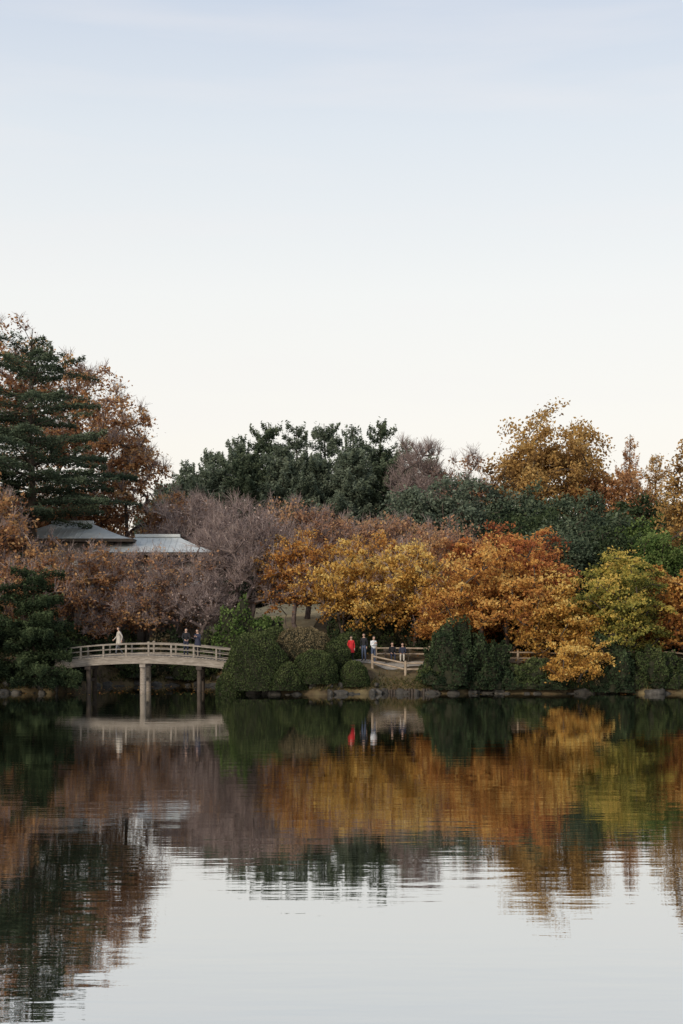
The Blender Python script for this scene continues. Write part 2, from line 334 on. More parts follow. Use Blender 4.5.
# maples right
decid('maple_tree',9.8,88.6,8.8,3.9,3.2,ORANGE,50,ncl=160,lpc=120,ls=0.095,cl=0.66,flat=0.32,tr=0.2,trunks=3,minz=-0.7,lump=0.7,tsd=0.24)
decid('maple_tree',12.6,91.6,10.0,2.8,2.8,RED,51,ncl=120,lpc=105,ls=0.10,cl=0.66,flat=0.34,tr=0.2,trunks=2,lump=0.7,tsd=0.24)
decid('maple_tree',10.2,97,10.8,3.2,3.0,RED,52,ncl=140,lpc=100,ls=0.10,cl=0.7,flat=0.36,tr=0.2,lump=0.65)
decid('maple_tree',13.4,88.2,6.8,2.7,2.8,YELLOW,53,ncl=115,lpc=120,ls=0.095,cl=0.6,flat=0.34,tr=0.14,trunks=2,lump=0.7)
decid('maple_tree',17.0,87.6,9.0,3.1,4.0,YGREEN,54,ncl=180,lpc=115,ls=0.095,cl=0.6,flat=0.34,tr=0.18,trunks=3,lump=0.7,tsd=0.26)
decid('maple_tree',21.2,89.6,8.0,2.9,3.2,ORANGE,55,ncl=130,lpc=105,ls=0.10,cl=0.64,flat=0.34,tr=0.18,trunks=2,lump=0.65,tsd=0.26)
decid('maple_tree',25.5,91,9.4,3.4,3.2,ORANGE,57,ncl=150,lpc=100,ls=0.10,cl=0.6,flat=0.38,tr=0.18)
decid('maple_tree',13.7,85.6,3.3,2.1,1.5,YELLOW,56,ncl=70,lpc=130,ls=0.08,cl=0.48,flat=0.38,tr=0.08,trunks=2,lean=(0.1,-0.9),lump=0.8)
decid('maple_tree',7.6,91.5,7.2,2.4,2.4,ORANGE,59,ncl=110,lpc=100,ls=0.095,cl=0.6,flat=0.36,tr=0.14,lump=0.65)
decid('zelkova_tree',24.8,101,16.6,2.2,4.8,GOLD,58,ncl=120,lpc=65,ls=0.12,cl=0.75,lump=0.7)
decid('evergreen_oak',21.8,98,10.6,3.0,3.6,MGREEN,158,ncl=150,lpc=100,ls=0.10,cl=0.7,lump=0.6,flat=0.55)
decid('evergreen_oak',15.6,100,11.6,3.2,4.0,CEDAR,159,ncl=150,lpc=100,ls=0.11,cl=0.7,lump=0.6,flat=0.6)
decid('evergreen_oak',19.0,101,10.8,3.0,3.8,DGREEN,160,ncl=150,lpc=100,ls=0.11,cl=0.7,lump=0.6,flat=0.6)
# upper right background
decid('zelkova_tree',19.6,135,24.0,5.9,6.4,GOLD,60,ncl=200,lpc=120,ls=0.16,cl=1.05,tr=0.35,flat=0.65,lump=0.55)
decid('zelkova_tree',25.0,133,18.6,3.6,4.6,RUST,61,ncl=130,lpc=90,ls=0.15,cl=0.95,lump=0.65)
conifer('dawn_redwood',27.5,136,22.0,3.2,8,RUST,62,tiers=20,br=8,dens=60,ls=0.15,droop=-0.12,tr=0.2,vs=0.2,hor=0,power=0.9,gap=1.0)
conifer('dawn_redwood',30.2,137,20.2,3.2,8,GOLD,63,tiers=20,br=8,dens=60,ls=0.15,droop=-0.12,tr=0.2,vs=0.2,hor=0,power=0.9,gap=1.0)
decid('bare_zelkova_tree',7.4,140,22.1,2.6,5.4,PURP,64,ncl=110,lpc=8,ls=0.08,cl=1.1,twigs=2200,twr=0.02,bark=BARKP,tr=0.28,tip=0.03)
decid('zelkova_tree',11.8,141,20.2,3.4,5.0,PINK,65,ncl=130,lpc=50,ls=0.14,cl=1.0,twigs=1500,twr=0.02)
decid('zelkova_tree',15.5,140,18.0,3.4,4.6,RUST,66,ncl=130,lpc=60,ls=0.14,cl=1.0,twigs=1200,twr=0.02)
for i,(x,y,zt,r,rz,mt) in enumerate([(11.0,125,17.4,4.6,4.8,CEDARB),(6.8,128,16.6,3.8,4.4,CEDARB),(16.2,124,15.8,4.4,4.6,CEDAR),(20.6,120,14.8,3.8,4.2,CEDAR),(24.6,119,14.4,4.0,4.2,DGREEN),(29,120,14.6,3.8,4,DGREEN),(15.2,112,13.0,3.4,3.6,DGREEN),(19.2,108,12.2,3.2,3.2,CEDAR),(23,106,11.6,3.0,3.4,MGREEN)]):
    decid('evergreen_oak',x,y,zt,r,rz,mt,80+i,ncl=160,lpc=100,ls=0.14,cl=0.85,tr=0.25,flat=0.65,tsd=0.14)
# cedar mass on the rise
pts=[(-18.6,150,18.6,3.4),(-16.4,151,20.6,3.6),(-13.9,152,22.2,4.0),(-11.0,151,23.6,4.2),(-8.0,154,25.2,4.5),(-4.8,150,24.4,4.3),(-1.8,153,25.3,4.5),(1.3,150,24.2,4.3),(4.2,152,25.2,4.3),(6.6,151,22.6,3.9),(9.4,150,21.2,3.8),
     (-13,144,19.6,4.2),(-9.4,143,21.0,4.2),(-5.9,142,21.4,4.3),(-2.4,143,20.8,4.2),(1.2,142,21.2,4.3),(4.6,143,20.2,4.2),(-16.6,143,17.5,4.0)]
for i,(x,y,zt,r) in enumerate(pts):
    conifer('cedar_tree',x,y,zt,r*1.2,9.0,CEDARB if i%4 else CEDAR,120+i,tiers=20,br=9,dens=80,ls=0.18,power=0.62,topw=0.06,droop=-0.02,aspect=0.34,asym=0.1,gap=1.2,vs=0.24,hor=0.25,upk=1.6)
# distant woods: one mass
rng=np.random.default_rng(5); mb=MB()
for i in range(210):
    x=rng.uniform(-150,150); y=rng.uniform(162,190); 
    if i>150: x=rng.uniform(-50,50)
    if abs(x)>48: y=rng.uniform(110,180)
    zt=rng.uniform(12,17.0); r=rng.uniform(3.5,5.5); n=1200
    c=np.array([x,y,zt-5.8]); dv=unit(rng.normal(size=(n,3))); dv=dv*(rng.uniform(0.3,1,n)**0.4)[:,None]
    lm=np.array([1+0.5*mnoise.noise(Vector(q*2+c)) for q in dv])
    C=c+dv*lm[:,None]*np.array([r,r,6.0])
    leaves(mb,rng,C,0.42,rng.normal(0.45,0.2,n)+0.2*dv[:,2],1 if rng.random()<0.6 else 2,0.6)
    frusta(mb,[[x,y,4.5]],[[x,y,zt-3]],0.3,0.12,5,0)
mb.obj('distant_woods',[BARK,DGREEN,RUST])
for i,x in enumerate(np.arange(-20,22,3.2)):
    shrub('woodland_shrub',x,138+1.5*math.sin(i*2.1),2.4,3.4+1.0*math.sin(i*1.7),[DGREEN,AZBR,CEDAR][i%3],500+i,0.2,2600,lump=0.3)
# ---------------------------------------------------------------- shrubs
S=[('azalea_shrub',-5.1,85.3,2.1,3.7,AZALEA,200,0.055,16000),
 ('azalea_shrub',-3.3,84.6,1.4,1.9,AZALEA,201,0.05,9000),
 ('azalea_shrub',-2.3,87.2,1.95,4.0,AZBR,202,0.055,11000),
 ('azalea_shrub',-1.6,85.0,1.45,2.6,AZALEA,203,0.05,11000),
 ('azalea_shrub',-6.5,84.9,1.0,1.5,AZALEA,204,0.05,6000),
 ('azalea_shrub',0.75,85.3,0.95,2.0,AZALEA,205,0.05,6500),
 ('azalea_shrub',-0.5,86.9,1.2,3.2,AZALEA,206,0.05,7500),
 ('azalea_shrub',0.4,90.6,1.0,3.6,AZALEA,219,0.055,6000),
 ('azalea_shrub',-4.2,89.0,1.7,3.9,AZALEA,207,0.06,8000),
 ('camellia_shrub',-6.5,90.5,1.5,4.7,MGREEN,208,0.10,4500),
 ('camellia_shrub',-5.0,91.5,1.3,4.3,MGREEN,209,0.10,4000),
 ('camellia_shrub',6.6,86.0,1.8,4.0,DGREEN,210,0.09,9000),
 ('camellia_shrub',8.7,86.2,1.6,2.9,DGREEN,211,0.09,8000),
 ('camellia_shrub',5.5,85.9,0.9,1.9,AZALEA,212,0.08,3500),
 ('camellia_shrub',16.3,85.9,1.6,3.0,DGREEN,213,0.09,7000),
 ('camellia_shrub',18.7,86.2,1.6,2.6,AZALEA,214,0.08,7000),
 ('camellia_shrub',11.4,86.0,1.3,1.9,AZALEA,215,0.08,5500),
 ('camellia_shrub',21.4,86.4,1.5,2.1,DGREEN,216,0.08,5500),
 ('camellia_shrub',-16.9,87.8,1.2,2.2,DGREEN,217,0.08,4500)]
for nm,x,y,r,h,mt,sd,ls,n in S:
    g_=max(hz(x,y),0.0)
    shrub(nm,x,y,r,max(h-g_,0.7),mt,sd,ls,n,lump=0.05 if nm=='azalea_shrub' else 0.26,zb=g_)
rng=np.random.default_rng(78)
for i,x in enumerate(np.arange(6.4,31,1.25)):
    x=x+rng.uniform(-.3,.3); yv=np.arange(83,97,0.1); y=yv[np.argmax(height(np.full_like(yv,x),yv)>0.3)]+0.25
    shrub('shore_shrub',x,y,rng.uniform(0.6,1.0),rng.uniform(0.45,0.95),[DGREEN,AZALEA,AZBR,DGREEN,AZALEA][i%5],400+i,0.06,2500,lump=0.25)
for i,x in enumerate(np.arange(-30,-17,1.4)):
    x=x+rng.uniform(-.3,.3); shrub('shore_shrub',x,86.4+rng.uniform(0,.4),rng.uniform(0.5,0.9),rng.uniform(0.3,0.7),[DGREEN,AZALEA,AZBR][i%3],430+i,0.06,2200,lump=0.25)
for i in range(17):
    x=-27+i*1.2+rng.uniform(-.3,.3); y=95.5+rng.uniform(-.5,2.0)
    if -7.8<x: continue
    shrub('understory_shrub',x,y,rng.uniform(1.0,1.5),rng.uniform(0.9,2.0),[AZBR,DGREEN,AZALEA,AZALEA][i%4],300+i,0.09,3500,lump=0.3)
for i in range(19):
    x=0.5+i*1.55+rng.uniform(-.3,.3); y=94.8+rng.uniform(-1.2,1.5)
    shrub('understory_shrub',x,y,rng.uniform(1.1,1.7),rng.uniform(1.4,2.6) if x<7 else rng.uniform(1.8,3.4),[DGREEN,AZALEA,AZBR,DGREEN,AZALEA][i%5],340+i,0.10,3500,lump=0.3)
# shoreline grass tufts : one mass
mb=MB(); rng=np.random.default_rng(9); 
X=rng.uniform(-32,32,9000); Y=np.zeros_like(X)
yy=np.arange(83,97,0.1)
for i,x in enumerate(X):
    h=height(np.full_like(yy,x),yy); k=np.argmax(h>0.2); Y[i]=yy[k]+abs(rng.normal(0,0.5))
Z=height(X,Y); C=np.stack([X,Y,Z],1)
n=len(X); d=unit(rng.normal(size=(n,3))*np.array([1,1,0.3])+np.array([0,-0.3,1.0])); L=rng.uniform(0.12,0.42,n)[:,None]
s=unit(np.cross(d,rng.normal(size=(n,3))))*0.03
V=np.stack([C-s,C+s,C+s*0.2+d*L,C-s*0.2+d*L],1); mb.add(V,np.arange(4*n).reshape(n,4),0,rng.uniform(0,1,n))
mb.obj('shore_grass',[leafmat('grass_blade',[(0.04,0.05,0.02),(0.11,0.11,0.045),(0.24,0.17,0.08)])])
mb=MB(); X=rng.uniform(-30,30,9000); Y=rng.uniform(84,100,9000); Z=np.maximum(height(X,Y)+0.04,0.006)
keep=(Z>0.05)|((Y>84)&(rng.random(9000)<0.25)); C=np.stack([X,Y,Z],1)[keep]
leaves(mb,rng,C,0.06,rng.uniform(0,1,len(C)),0,0.7,0.97); mb.obj('fallen_leaves',[ORANGE])
# ---------------------------------------------------------------- rocks
ROCK=surf('shore_rock',[(0.025,0.023,0.02),(0.06,0.055,0.047),(0.13,0.12,0.105)],2.2,0.9,0.05)
mb=MB(); rng=np.random.default_rng(21)
def rock(c,s):
    a,bn=9,14; sd=rng.uniform(0,90,3)
    th=np.linspace(-math.pi/2,math.pi/2,a); ph=np.linspace(0,2*math.pi,bn,endpoint=False)
    D=np.array([[math.cos(p)*math.cos(t),math.sin(p)*math.cos(t),math.sin(t)] for t in th for p in ph])
    k=np.array([1+0.55*mnoise.noise(Vector(q*1.3+sd))+0.2*mnoise.noise(Vector(q*3.5+sd)) for q in D])
    D=np.sign(D)*np.abs(D)**0.8
    F=[[i*bn+j,i*bn+(j+1)%bn,(i+1)*bn+(j+1)%bn,(i+1)*bn+j] for i in range(a-1) for j in range(bn)]
    mb.add(np.array(c)+D*k[:,None]*np.array(s),F,0,None,True)
for x in np.arange(-32,32,0.6):
    x=x+rng.uniform(-.3,.3); h=height(np.full_like(yy,x),yy); y=yy[np.argmax(h>0.05)]
    if rng.random()<0.7: rock((x,y-0.1+rng.uniform(-.2,.15),rng.uniform(-.1,.08)),(rng.uniform(.15,.5),rng.uniform(.15,.4),rng.uniform(.1,.32)))
    if rng.random()<0.3: rock((x,y+0.5,0.5),(rng.uniform(.15,.4),.3,rng.uniform(.1,.3)))
mb.obj('shoreline_rocks',[ROCK])
WOOD=surf('weathered_wood',[(0.13,0.11,0.09),(0.25,0.215,0.175),(0.36,0.32,0.27)],2.5,0.85,0.004,(1,6,6))
WOODD=surf('dark_wood',[(0.035,0.028,0.022),(0.09,0.07,0.055)],3,0.85,0.004)
FENW=surf('fence_wood',[(0.22,0.17,0.12),(0.36,0.28,0.20),(0.46,0.38,0.29)],3,0.85,0.004)
mb=MB()
for x in np.arange(2.0,5.6,0.17):
    h=height(np.full_like(yy,x),yy); y=yy[np.argmax(h>0.05)]-0.15+rng.uniform(-.03,.03); zt=0.26+rng.uniform(-.07,.07)
    frusta(mb,[[x,y,-0.9]],[[x,y,zt]],0.08,0.078,8,0)
    frusta(mb,[[x,y,zt]],[[x,y,zt+0.005]],0.078,0.002,8,0)
mb.obj('log_revetment',[WOODD])
# ---------------------------------------------------------------- bridge
bridge=bpy.data.objects.new('wooden_footbridge',None); scene.collection.objects.link(bridge)
x0,x1=-17.3,-6.0; xc=-12.0; ARC=0.42
def bz(x): return 2.26-ARC*((x-xc)/5.6)**2
def beam(mb,xa,xb,y,off,h,w,seg=24,mat=0):
    X=np.linspace(xa,xb,seg+1)
    V=[]
    for x in X:
        z=bz(x)+off
        V+= [[x,y-w/2,z-h/2],[x,y+w/2,z-h/2],[x,y+w/2,z+h/2],[x,y-w/2,z+h/2]]
    F=[]
    for i in range(seg):
        for k in range(4): F.append([4*i+k,4*i+(k+1)%4,4*(i+1)+(k+1)%4,4*(i+1)+k])
    F.append([0,3,2,1]); F.append([4*seg,4*seg+1,4*seg+2,4*seg+3])
    mb.add(V,F,mat)
Yf,Yb=85.9,88.3
mb=MB()
for x in np.arange(x0,x1,0.2):
    box(mb,(x+0.1,(Yf+Yb)/2,bz(x+0.1)-0.035),(0.185,Yb-Yf+0.24,0.07),0,0,tilt=math.atan(2*ARC*(x-xc)/5.6**2))
mb.obj('deck_planks',[WOOD],bridge)
mb=MB()
for y in (Yf,Yb): beam(mb,x0,x1,y,-0.28,0.42,0.16)
for y in (Yf+0.8,Yf+1.6): beam(mb,x0,x1,y,-0.24,0.32,0.14)
mb.obj('girders',[WOOD],bridge)
mb=MB()
for y in (Yf-0.02,Yb+0.02):
    beam(mb,x0,x1,y,0.70,0.08,0.13); beam(mb,x0,x1,y,0.40,0.05,0.06); beam(mb,x0,x1,y,0.10,0.06,0.08)
    for i,x in enumerate(np.linspace(x0+0.2,x1-0.2,9)):
        box(mb,(x,y,bz(x)+0.32),(0.10,0.11,0.68))
        box(mb,(x,y,bz(x)+0.79),(0.14,0.16,0.09)) if i in (0,4,8) else None
mb.obj('railings',[WOOD],bridge)
mb=MB()
for x,mt in ((xc,0),(-15.3,1),(-8.6,1)):
    for y in (Yf+0.15,Yb-0.15):
        frusta(mb,[[x,y,-1.3]],[[x,y,bz(x)-0.66]],0.2 if mt==0 else 0.15,0.19 if mt==0 else 0.14,14,mt)
    box(mb,(x,(Yf+Yb)/2,bz(x)-0.6),(0.34,Yb-Yf+0.5,0.2),mt)
    box(mb,(x,(Yf+Yb)/2,0.75),(0.14,Yb-Yf-0.6,0.16),mt)
mb.obj('piers',[WOOD,WOODD],bridge)
mb=MB()
for x in (x0-0.25,x1+0.3): box(mb,(x,(Yf+Yb)/2,0.6),(0.9,Yb-Yf+0.8,2.0))
mb.obj('abutments',[ROCK],bridge)
# ---------------------------------------------------------------- fences
def fence(name,pts,hgt=0.85,step=1.55,rails=(0.72,0.36)):
    mb=MB(); P=np.array(pts,float); 
    seg=np.linalg.norm(np.diff(P,axis=0),axis=1); cum=np.concatenate([[0],np.cumsum(seg)])
    n=int(cum[-1]/step); t=np.linspace(0,cum[-1],n+1); X=np.interp(t,cum,P[:,0]);Y=np.interp(t,cum,P[:,1]);Z=height(X,Y)
    for x,y,z in zip(X,Y,Z):
        frusta(mb,[[x,y,z-0.2]],[[x,y,z+hgt]],0.085,0.08,9); frusta(mb,[[x,y,z+hgt]],[[x,y,z+hgt+0.03]],0.08,0.015,9)
    for r in rails:
        A=np.stack([X[:-1],Y[:-1],Z[:-1]+r],1);B=np.stack([X[1:],Y[1:],Z[1:]+r],1); frusta(mb,A,B,0.055,0.052,8)
    return mb.obj(name,[FENW])
fence('log_fence',[(1.9,87.3),(3.0,86.7),(4.4,86.4),(6.0,86.8)])
fence('log_fence',[(6.2,88.0),(12,88.6),(19,88.4),(27,88.8)])
fence('log_fence',[(2.2,90.8),(6,90.6),(9,91.2)])
# ---------------------------------------------------------------- teahouse
ROOF=surf('roof_metal_sky_sheen',[(0.42,0.45,0.45),(0.60,0.63,0.62)],1.2,0.5,0.003,(1,1,1),0.4)  # pale tone is the sky's reflection painted into the base colour
PLAS=surf('plaster_wall',[(0.16,0.14,0.12),(0.24,0.21,0.18)],1.5,0.9)
SHOJI=surf('paper_screen',[(0.62,0.60,0.55),(0.72,0.70,0.65)],1.0,0.7)
house=bpy.data.objects.new('japanese_teahouse',None); scene.collection.objects.link(house)
def hiproof(mb,cx,cy,w,d,ze,zr,ridge,th=0.22,mat=0,seg=8):
    ring=[]
    for i in range(seg+1):
        t=i/seg; hw=w/2+(ridge/2-w/2)*t; hd=d/2*(1-t)+0.02
        z=ze+(zr-ze)*(t**1.25)
        ring.append([[cx-hw,cy-hd,z],[cx+hw,cy-hd,z],[cx+hw,cy+hd,z],[cx-hw,cy+hd,z]])
    V=np.array(ring).reshape(-1,3); F=[]
    for i in range(seg):
        for k in range(4): F.append([4*i+k,4*i+(k+1)%4,4*(i+1)+(k+1)%4,4*(i+1)+k])
    F.append([4*seg,4*seg+1,4*seg+2,4*seg+3]); mb.add(V,F,mat)
    lo=V[:4]-np.array([0,0,th]); V2=np.concatenate([V[:4]-np.array([0,0,0.002]),lo]); F2=[[k,(k+1)%4,4+(k+1)%4,4+k][::-1] for k in range(4)]+[[4,7,6,5]]
    mb.add(V2,F2,1)
    for sx in np.arange(-ridge/2,ridge/2+0.01,0.45):
        for i in range(seg):
            a=V[4*i]; b2_=V[4*i+4]; frusta(mb,[[cx+sx,a[1],a[2]+0.01]],[[cx+sx,b2_[1],b2_[2]+0.01]],0.025,0.025,4,mat)
mb=MB()
hiproof(mb,-20.6,109,10.4,8.0,10.35,11.7,3.0); box(mb,(-20.6,109,11.8),(3.2,0.4,0.24),0)
hiproof(mb,-13.9,107.6,9.8,7.0,9.3,10.6,3.2); box(mb,(-13.9,107.6,10.7),(3.4,0.4,0.22),0)
hiproof(mb,-14.2,105.0,9.4,3.2,6.5,7.2,7.4)
mb.obj('roof',[ROOF,WOODD],house)
mb=MB(); gz=2.2
box(mb,(-20.6,109.2,(gz+10.1)/2),(7.2,6.2,10.1-gz)); box(mb,(-14.1,108.2,(gz+9.05)/2),(7.0,5.4,9.05-gz))
mb.obj('walls',[PLAS],house)
mb=MB()
for x in np.linspace(-17.5,-10.7,8):
    box(mb,(x,105.42,(gz+9.05)/2),(0.16,0.14,9.05-gz))
for x in np.linspace(-24.1,-17.7,6): box(mb,(x,106.02,(gz+9.8)/2),(0.16,0.14,9.8-gz))
for z in (4.5,6.2,7.1,8.9): box(mb,(-14.1,105.40,z),(6.9,0.12,0.14))
mb.obj('timber_frame',[WOODD],house)
mb=MB()
for i,x in enumerate(np.linspace(-17.5,-10.7,8)[:-1]+0.485):
    if i%3!=2: box(mb,(x,105.46,5.35),(0.74,0.05,1.4))
for x in np.linspace(-24.1,-17.7,6)[1:-1:2]+0.64: box(mb,(x,106.06,8.2),(1.0,0.05,1.2))
mb.obj('shoji_windows',[SHOJI],house)
mb=MB()
for i,x in enumerate(np.linspace(-17.5,-10.7,8)[:-1]+0.485):
    if i%3==2: continue
    for z in (5.1,5.5): box(mb,(x,105.425,z),(0.72,0.02,0.03))
    box(mb,(x,105.422,5.35),(0.03,0.018,1.38))
mb.obj('window_lattice',[WOODD],house)
# ---------------------------------------------------------------- people
def plain(name,c,rough=0.8):
    return surf(name,[tuple(k*0.85 for k in c),tuple(min(1,k*1.1) for k in c)],25,rough)
SKIN=plain('skin',(0.50,0.32,0.24),0.6); HAIR=plain('hair_black',(0.02,0.016,0.014),0.5); EYE=plain('eye_dark',(0.02,0.015,0.012),0.3); LIP=plain('lips',(0.38,0.16,0.13),0.5)
SHOE=plain('shoe',(0.03,0.028,0.026))
def person(name,loc,heading,top,pants,pose='stand',scale=1.0,coat=False,hair=0.0):
    J={'pel':(0,0,.96,.135,.10),'sp':(0,0,1.14,.125,.095),'ch':(0,0,1.34,.155,.105),'nk':(0,0.005,1.47,.06,.055),'hd':(0,-0.01,1.58,.065,.065)}
    for s,n in ((1,'l'),(-1,'r')):
        J.update({'sh'+n:(.165*s,0,1.41,.065,.06),'el'+n:(.225*s,.03,1.13,.048,.045),'wr'+n:(.215*s,-.06,.90,.032,.028),
                  'hp'+n:(.085*s,0,.90,.095,.095),'kn'+n:(.095*s,-.015,.50,.062,.062),'an'+n:(.10*s,.02,.10,.045,.045),'to'+n:(.115*s,-.13,.045,.042,.035)})
    def mv(k,p): J[k]=(*p,*J[k][3:])
    if pose=='lean':
        mv('ch',(0,-.08,1.33));mv('nk',(0,-.12,1.46));mv('hd',(0,-.15,1.56)); mv('sp',(0,-.03,1.14))
        for s,n in ((1,'l'),(-1,'r')):
            mv('sh'+n,(.165*s,-.08,1.39));mv('el'+n,(.24*s,-.17,1.14));mv('wr'+n,(.10*s,-.36,1.02))
    if pose=='walk':
        mv('knl',(.09,-.18,.52));mv('anl',(.09,-.22,.10));mv('tol',(.10,-.37,.05))
        mv('knr',(-.09,.04,.50));mv('anr',(-.09,.28,.15));mv('tor',(-.1,.16,.05))
        mv('ell',(.21,.14,1.15));mv('wrl',(.2,.10,.92));mv('elr',(-.21,-.06,1.14));mv('wrr',(-.19,-.24,.98))
    if pose=='phone':
        mv('ell',(.20,-.06,1.13));mv('wrl',(.07,-.27,1.27));mv('elr',(-.20,-.06,1.13));mv('wrr',(-.07,-.26,1.27)); mv('hd',(0,-.04,1.57))
    if pose=='sit':
        dz=-.47
        for k in ('pel','sp','ch','nk','hd','shl','shr'): mv(k,(J[k][0],J[k][1],J[k][2]+dz))
        for s,n in ((1,'l'),(-1,'r')):
            mv('hp'+n,(.09*s,-.03,.48));mv('kn'+n,(.11*s,-.44,.50));mv('an'+n,(.11*s,-.42,.10));mv('to'+n,(.12*s,-.57,.05))
            mv('el'+n,(.22*s,-.06,.70));mv('wr'+n,(.12*s,-.28,.60))
    names=list(J); idx={k:i for i,k in enumerate(names)}
    E=[('pel','sp'),('sp','ch'),('ch','nk'),('nk','hd')]
    for n in 'lr': E+=[('ch','sh'+n),('sh'+n,'el'+n),('el'+n,'wr'+n),('pel','hp'+n),('hp'+n,'kn'+n),('kn'+n,'an'+n),('an'+n,'to'+n)]
    me=bpy.data.meshes.new('tmp'); me.from_pydata([J[k][:3] for k in names],[(idx[a],idx[b]) for a,b in E],[])
    o=bpy.data.objects.new('tmp',me); scene.collection.objects.link(o)
    md=o.modifiers.new('s','SKIN'); md.use_smooth_shade=True
    for i,k in enumerate(names):
        v=me.skin_vertices[0].data[i]; v.radius=J[k][3:5]; v.use_root=(k=='pel')
    ss=o.modifiers.new('d','SUBSURF'); ss.levels=2
    dg=bpy.context.evaluated_depsgraph_get(); ev=o.evaluated_get(dg); bm_=ev.to_mesh()
    V=np.array([v.co[:] for v in bm_.vertices]); Fq=[list(p.vertices) for p in bm_.polygons]
    ev.to_mesh_clear(); bpy.data.objects.remove(o)
    Fq=[f if len(f)==4 else f+[f[-1]] for f in Fq if len(f) in (3,4)]
    Fq=np.array(Fq); cen=V[Fq].mean(1)
    best=np.full(len(cen),1e9);lab=np.zeros(len(cen),int)
    for a,b in E:
        A=np.array(J[a][:3]);B=np.array(J[b][:3]); t=np.clip(((cen-A)@(B-A))/((B-A)@(B-A)),0,1)
        dd=np.linalg.norm(cen-(A+t[:,None]*(B-A)),axis=1)
        l=0
        if a[:2] in('hp','kn') : l=1
        if a[:2]=='an': l=2
        if a=='pel' and b[:2]=='hp': l=1
        if a=='nk': l=3
        m_=dd<best; best[m_]=dd[m_]; lab[m_]=l
    mb=MB()
    for l in range(4):
        q=Fq[lab==l]
        if len(q): mb.add(V,q,l,None,True)
    def ell(c,s,mat,cut=None,a=12,bn=16,fn=None):
        th=np.linspace(-math.pi/2,math.pi/2,a);ph=np.linspace(0,2*math.pi,bn,endpoint=False)
        D=np.array([[math.cos(p)*math.cos(t),math.sin(p)*math.cos(t),math.sin(t)] for t in th for p in ph])
        Vv=D*np.array(s)
        if fn is not None: Vv=fn(Vv,D)
        F=np.array([[i*bn+j,i*bn+(j+1)%bn,(i+1)*bn+(j+1)%bn,(i+1)*bn+j] for i in range(a-1) for j in range(bn)])
        if cut is not None:
            cc=D[F].mean(1); F=F[cut(cc)]
        mb.add(Vv+np.array(c),F,mat,None,True)
    H=np.array(J['hd'][:3])+np.array([0,-.012,.055])
    def face(Vv,D):
        Vv=Vv.copy(); lo=np.clip(-D[:,2],0,1); Vv[:,0]*=1-0.28*lo; Vv[:,1]*=1-0.1*lo
        nose=np.exp(-((D[:,0]/0.16)**2+((D[:,2]+0.12)/0.2)**2))*(D[:,1]<0); Vv[:,1]-=0.022*nose; return Vv
    ell(H,(.077,.095,.118),3,fn=face,a=18,bn=24)
    ell(H+np.array([0,.008,.014]),(.089,.106,.124),4,cut=lambda c:(c[:,1]>-0.25+0*c[:,0])&(c[:,2]>-0.55-hair)|(c[:,2]>0.42),a=18,bn=24)
    if hair>0: ell(H+np.array([0,.055,-.12]),(.085,.05,.14+hair*.1),4)
    for s in (1,-1):
        ell(H+np.array([.03*s,-.086,.0]),(.012,.008,.007),5,a=6,bn=8); ell(H+np.array([.08*s,0.01,-.01]),(.012,.022,.032),3,a=8,bn=8)
    ell(H+np.array([0,-.086,-.055]),(.022,.008,.007),6,a=6,bn=8)
    for s,n in ((1,'l'),(-1,'r')):
        W=np.array(J['wr'+n][:3]);d=unit(W-np.array(J['el'+n][:3])); side=unit(np.cross(d,np.array([1.0*s,0,0.01])));
        nrm=unit(np.cross(d,side))
        frusta(mb,[W-d*.015],[W+d*.035],.026,.034,10,3); frusta(mb,[W+d*.035],[W+d*.09],.034,.03,10,3)
        for fi,L in enumerate((.068,.078,.072,.056)):
            a0=W+d*.085+side*(fi-1.5)*.018; a1=a0+unit(d-nrm*0.25*s)*L*.5; a2=a1+unit(d-nrm*0.9*s)*L*.5
            frusta(mb,[a0,a1],[a1,a2],[.0095,.0085],[.0085,.0065],6,3)
        t0=W+d*.03+side*(-.028); t1=t0+unit(d-side*.9)*.035; t2=t1+unit(d-side*.2)*.03
        frusta(mb,[t0,t1],[t1,t2],[.012,.0105],[.0105,.008],6,3)
    if coat:
        zz=J['pel'][2]; rings=[(.17,.13,zz+.22),(.175,.14,zz+.05),(.20,.165,zz-.12),(.225,.19,zz-.32)]; bn=24; Vv=[]
        for rx,ry,z in rings:
            for j in range(bn):
                p=j/bn*2*math.pi; w=1+0.03*math.sin(p*7)*(zz+.22-z); Vv.append([math.cos(p)*rx*w,math.sin(p)*ry*w,z])
        F=[[i*bn+j,i*bn+(j+1)%bn,(i+1)*bn+(j+1)%bn,(i+1)*bn+j] for i in range(3) for j in range(bn)]
        mb.add(Vv,F,0,None,True)
    o=mb.obj(name,[top,pants,SHOE,SKIN,HAIR,EYE,LIP]); o.location=loc; o.rotation_euler=(0,0,heading); o.scale=(scale,)*3
    return o
C_BEI=plain('cloth_beige',(0.50,0.46,0.40));C_BLK=plain('cloth_black',(0.02,0.02,0.024));C_NAV=plain('cloth_navy',(0.03,0.035,0.06));C_RED=plain('cloth_red',(0.60,0.03,0.035))
C_WHT=plain('cloth_white',(0.78,0.79,0.80));C_DEN=plain('cloth_denim',(0.07,0.09,0.14));C_GRY=plain('cloth_grey',(0.16,0.16,0.17))
person('pedestrian',(-13.65,87.2,bz(-13.65)),math.radians(-60),C_BEI,C_GRY,'walk',1.0,True,0.4)
person('pedestrian',(-9.45,86.45,bz(-9.45)),math.radians(10),C_BLK,C_NAV,'lean',1.0)
person('pedestrian',(-8.75,86.5,bz(-8.75)),math.radians(-20),C_NAV,C_BLK,'phone',0.99,True)
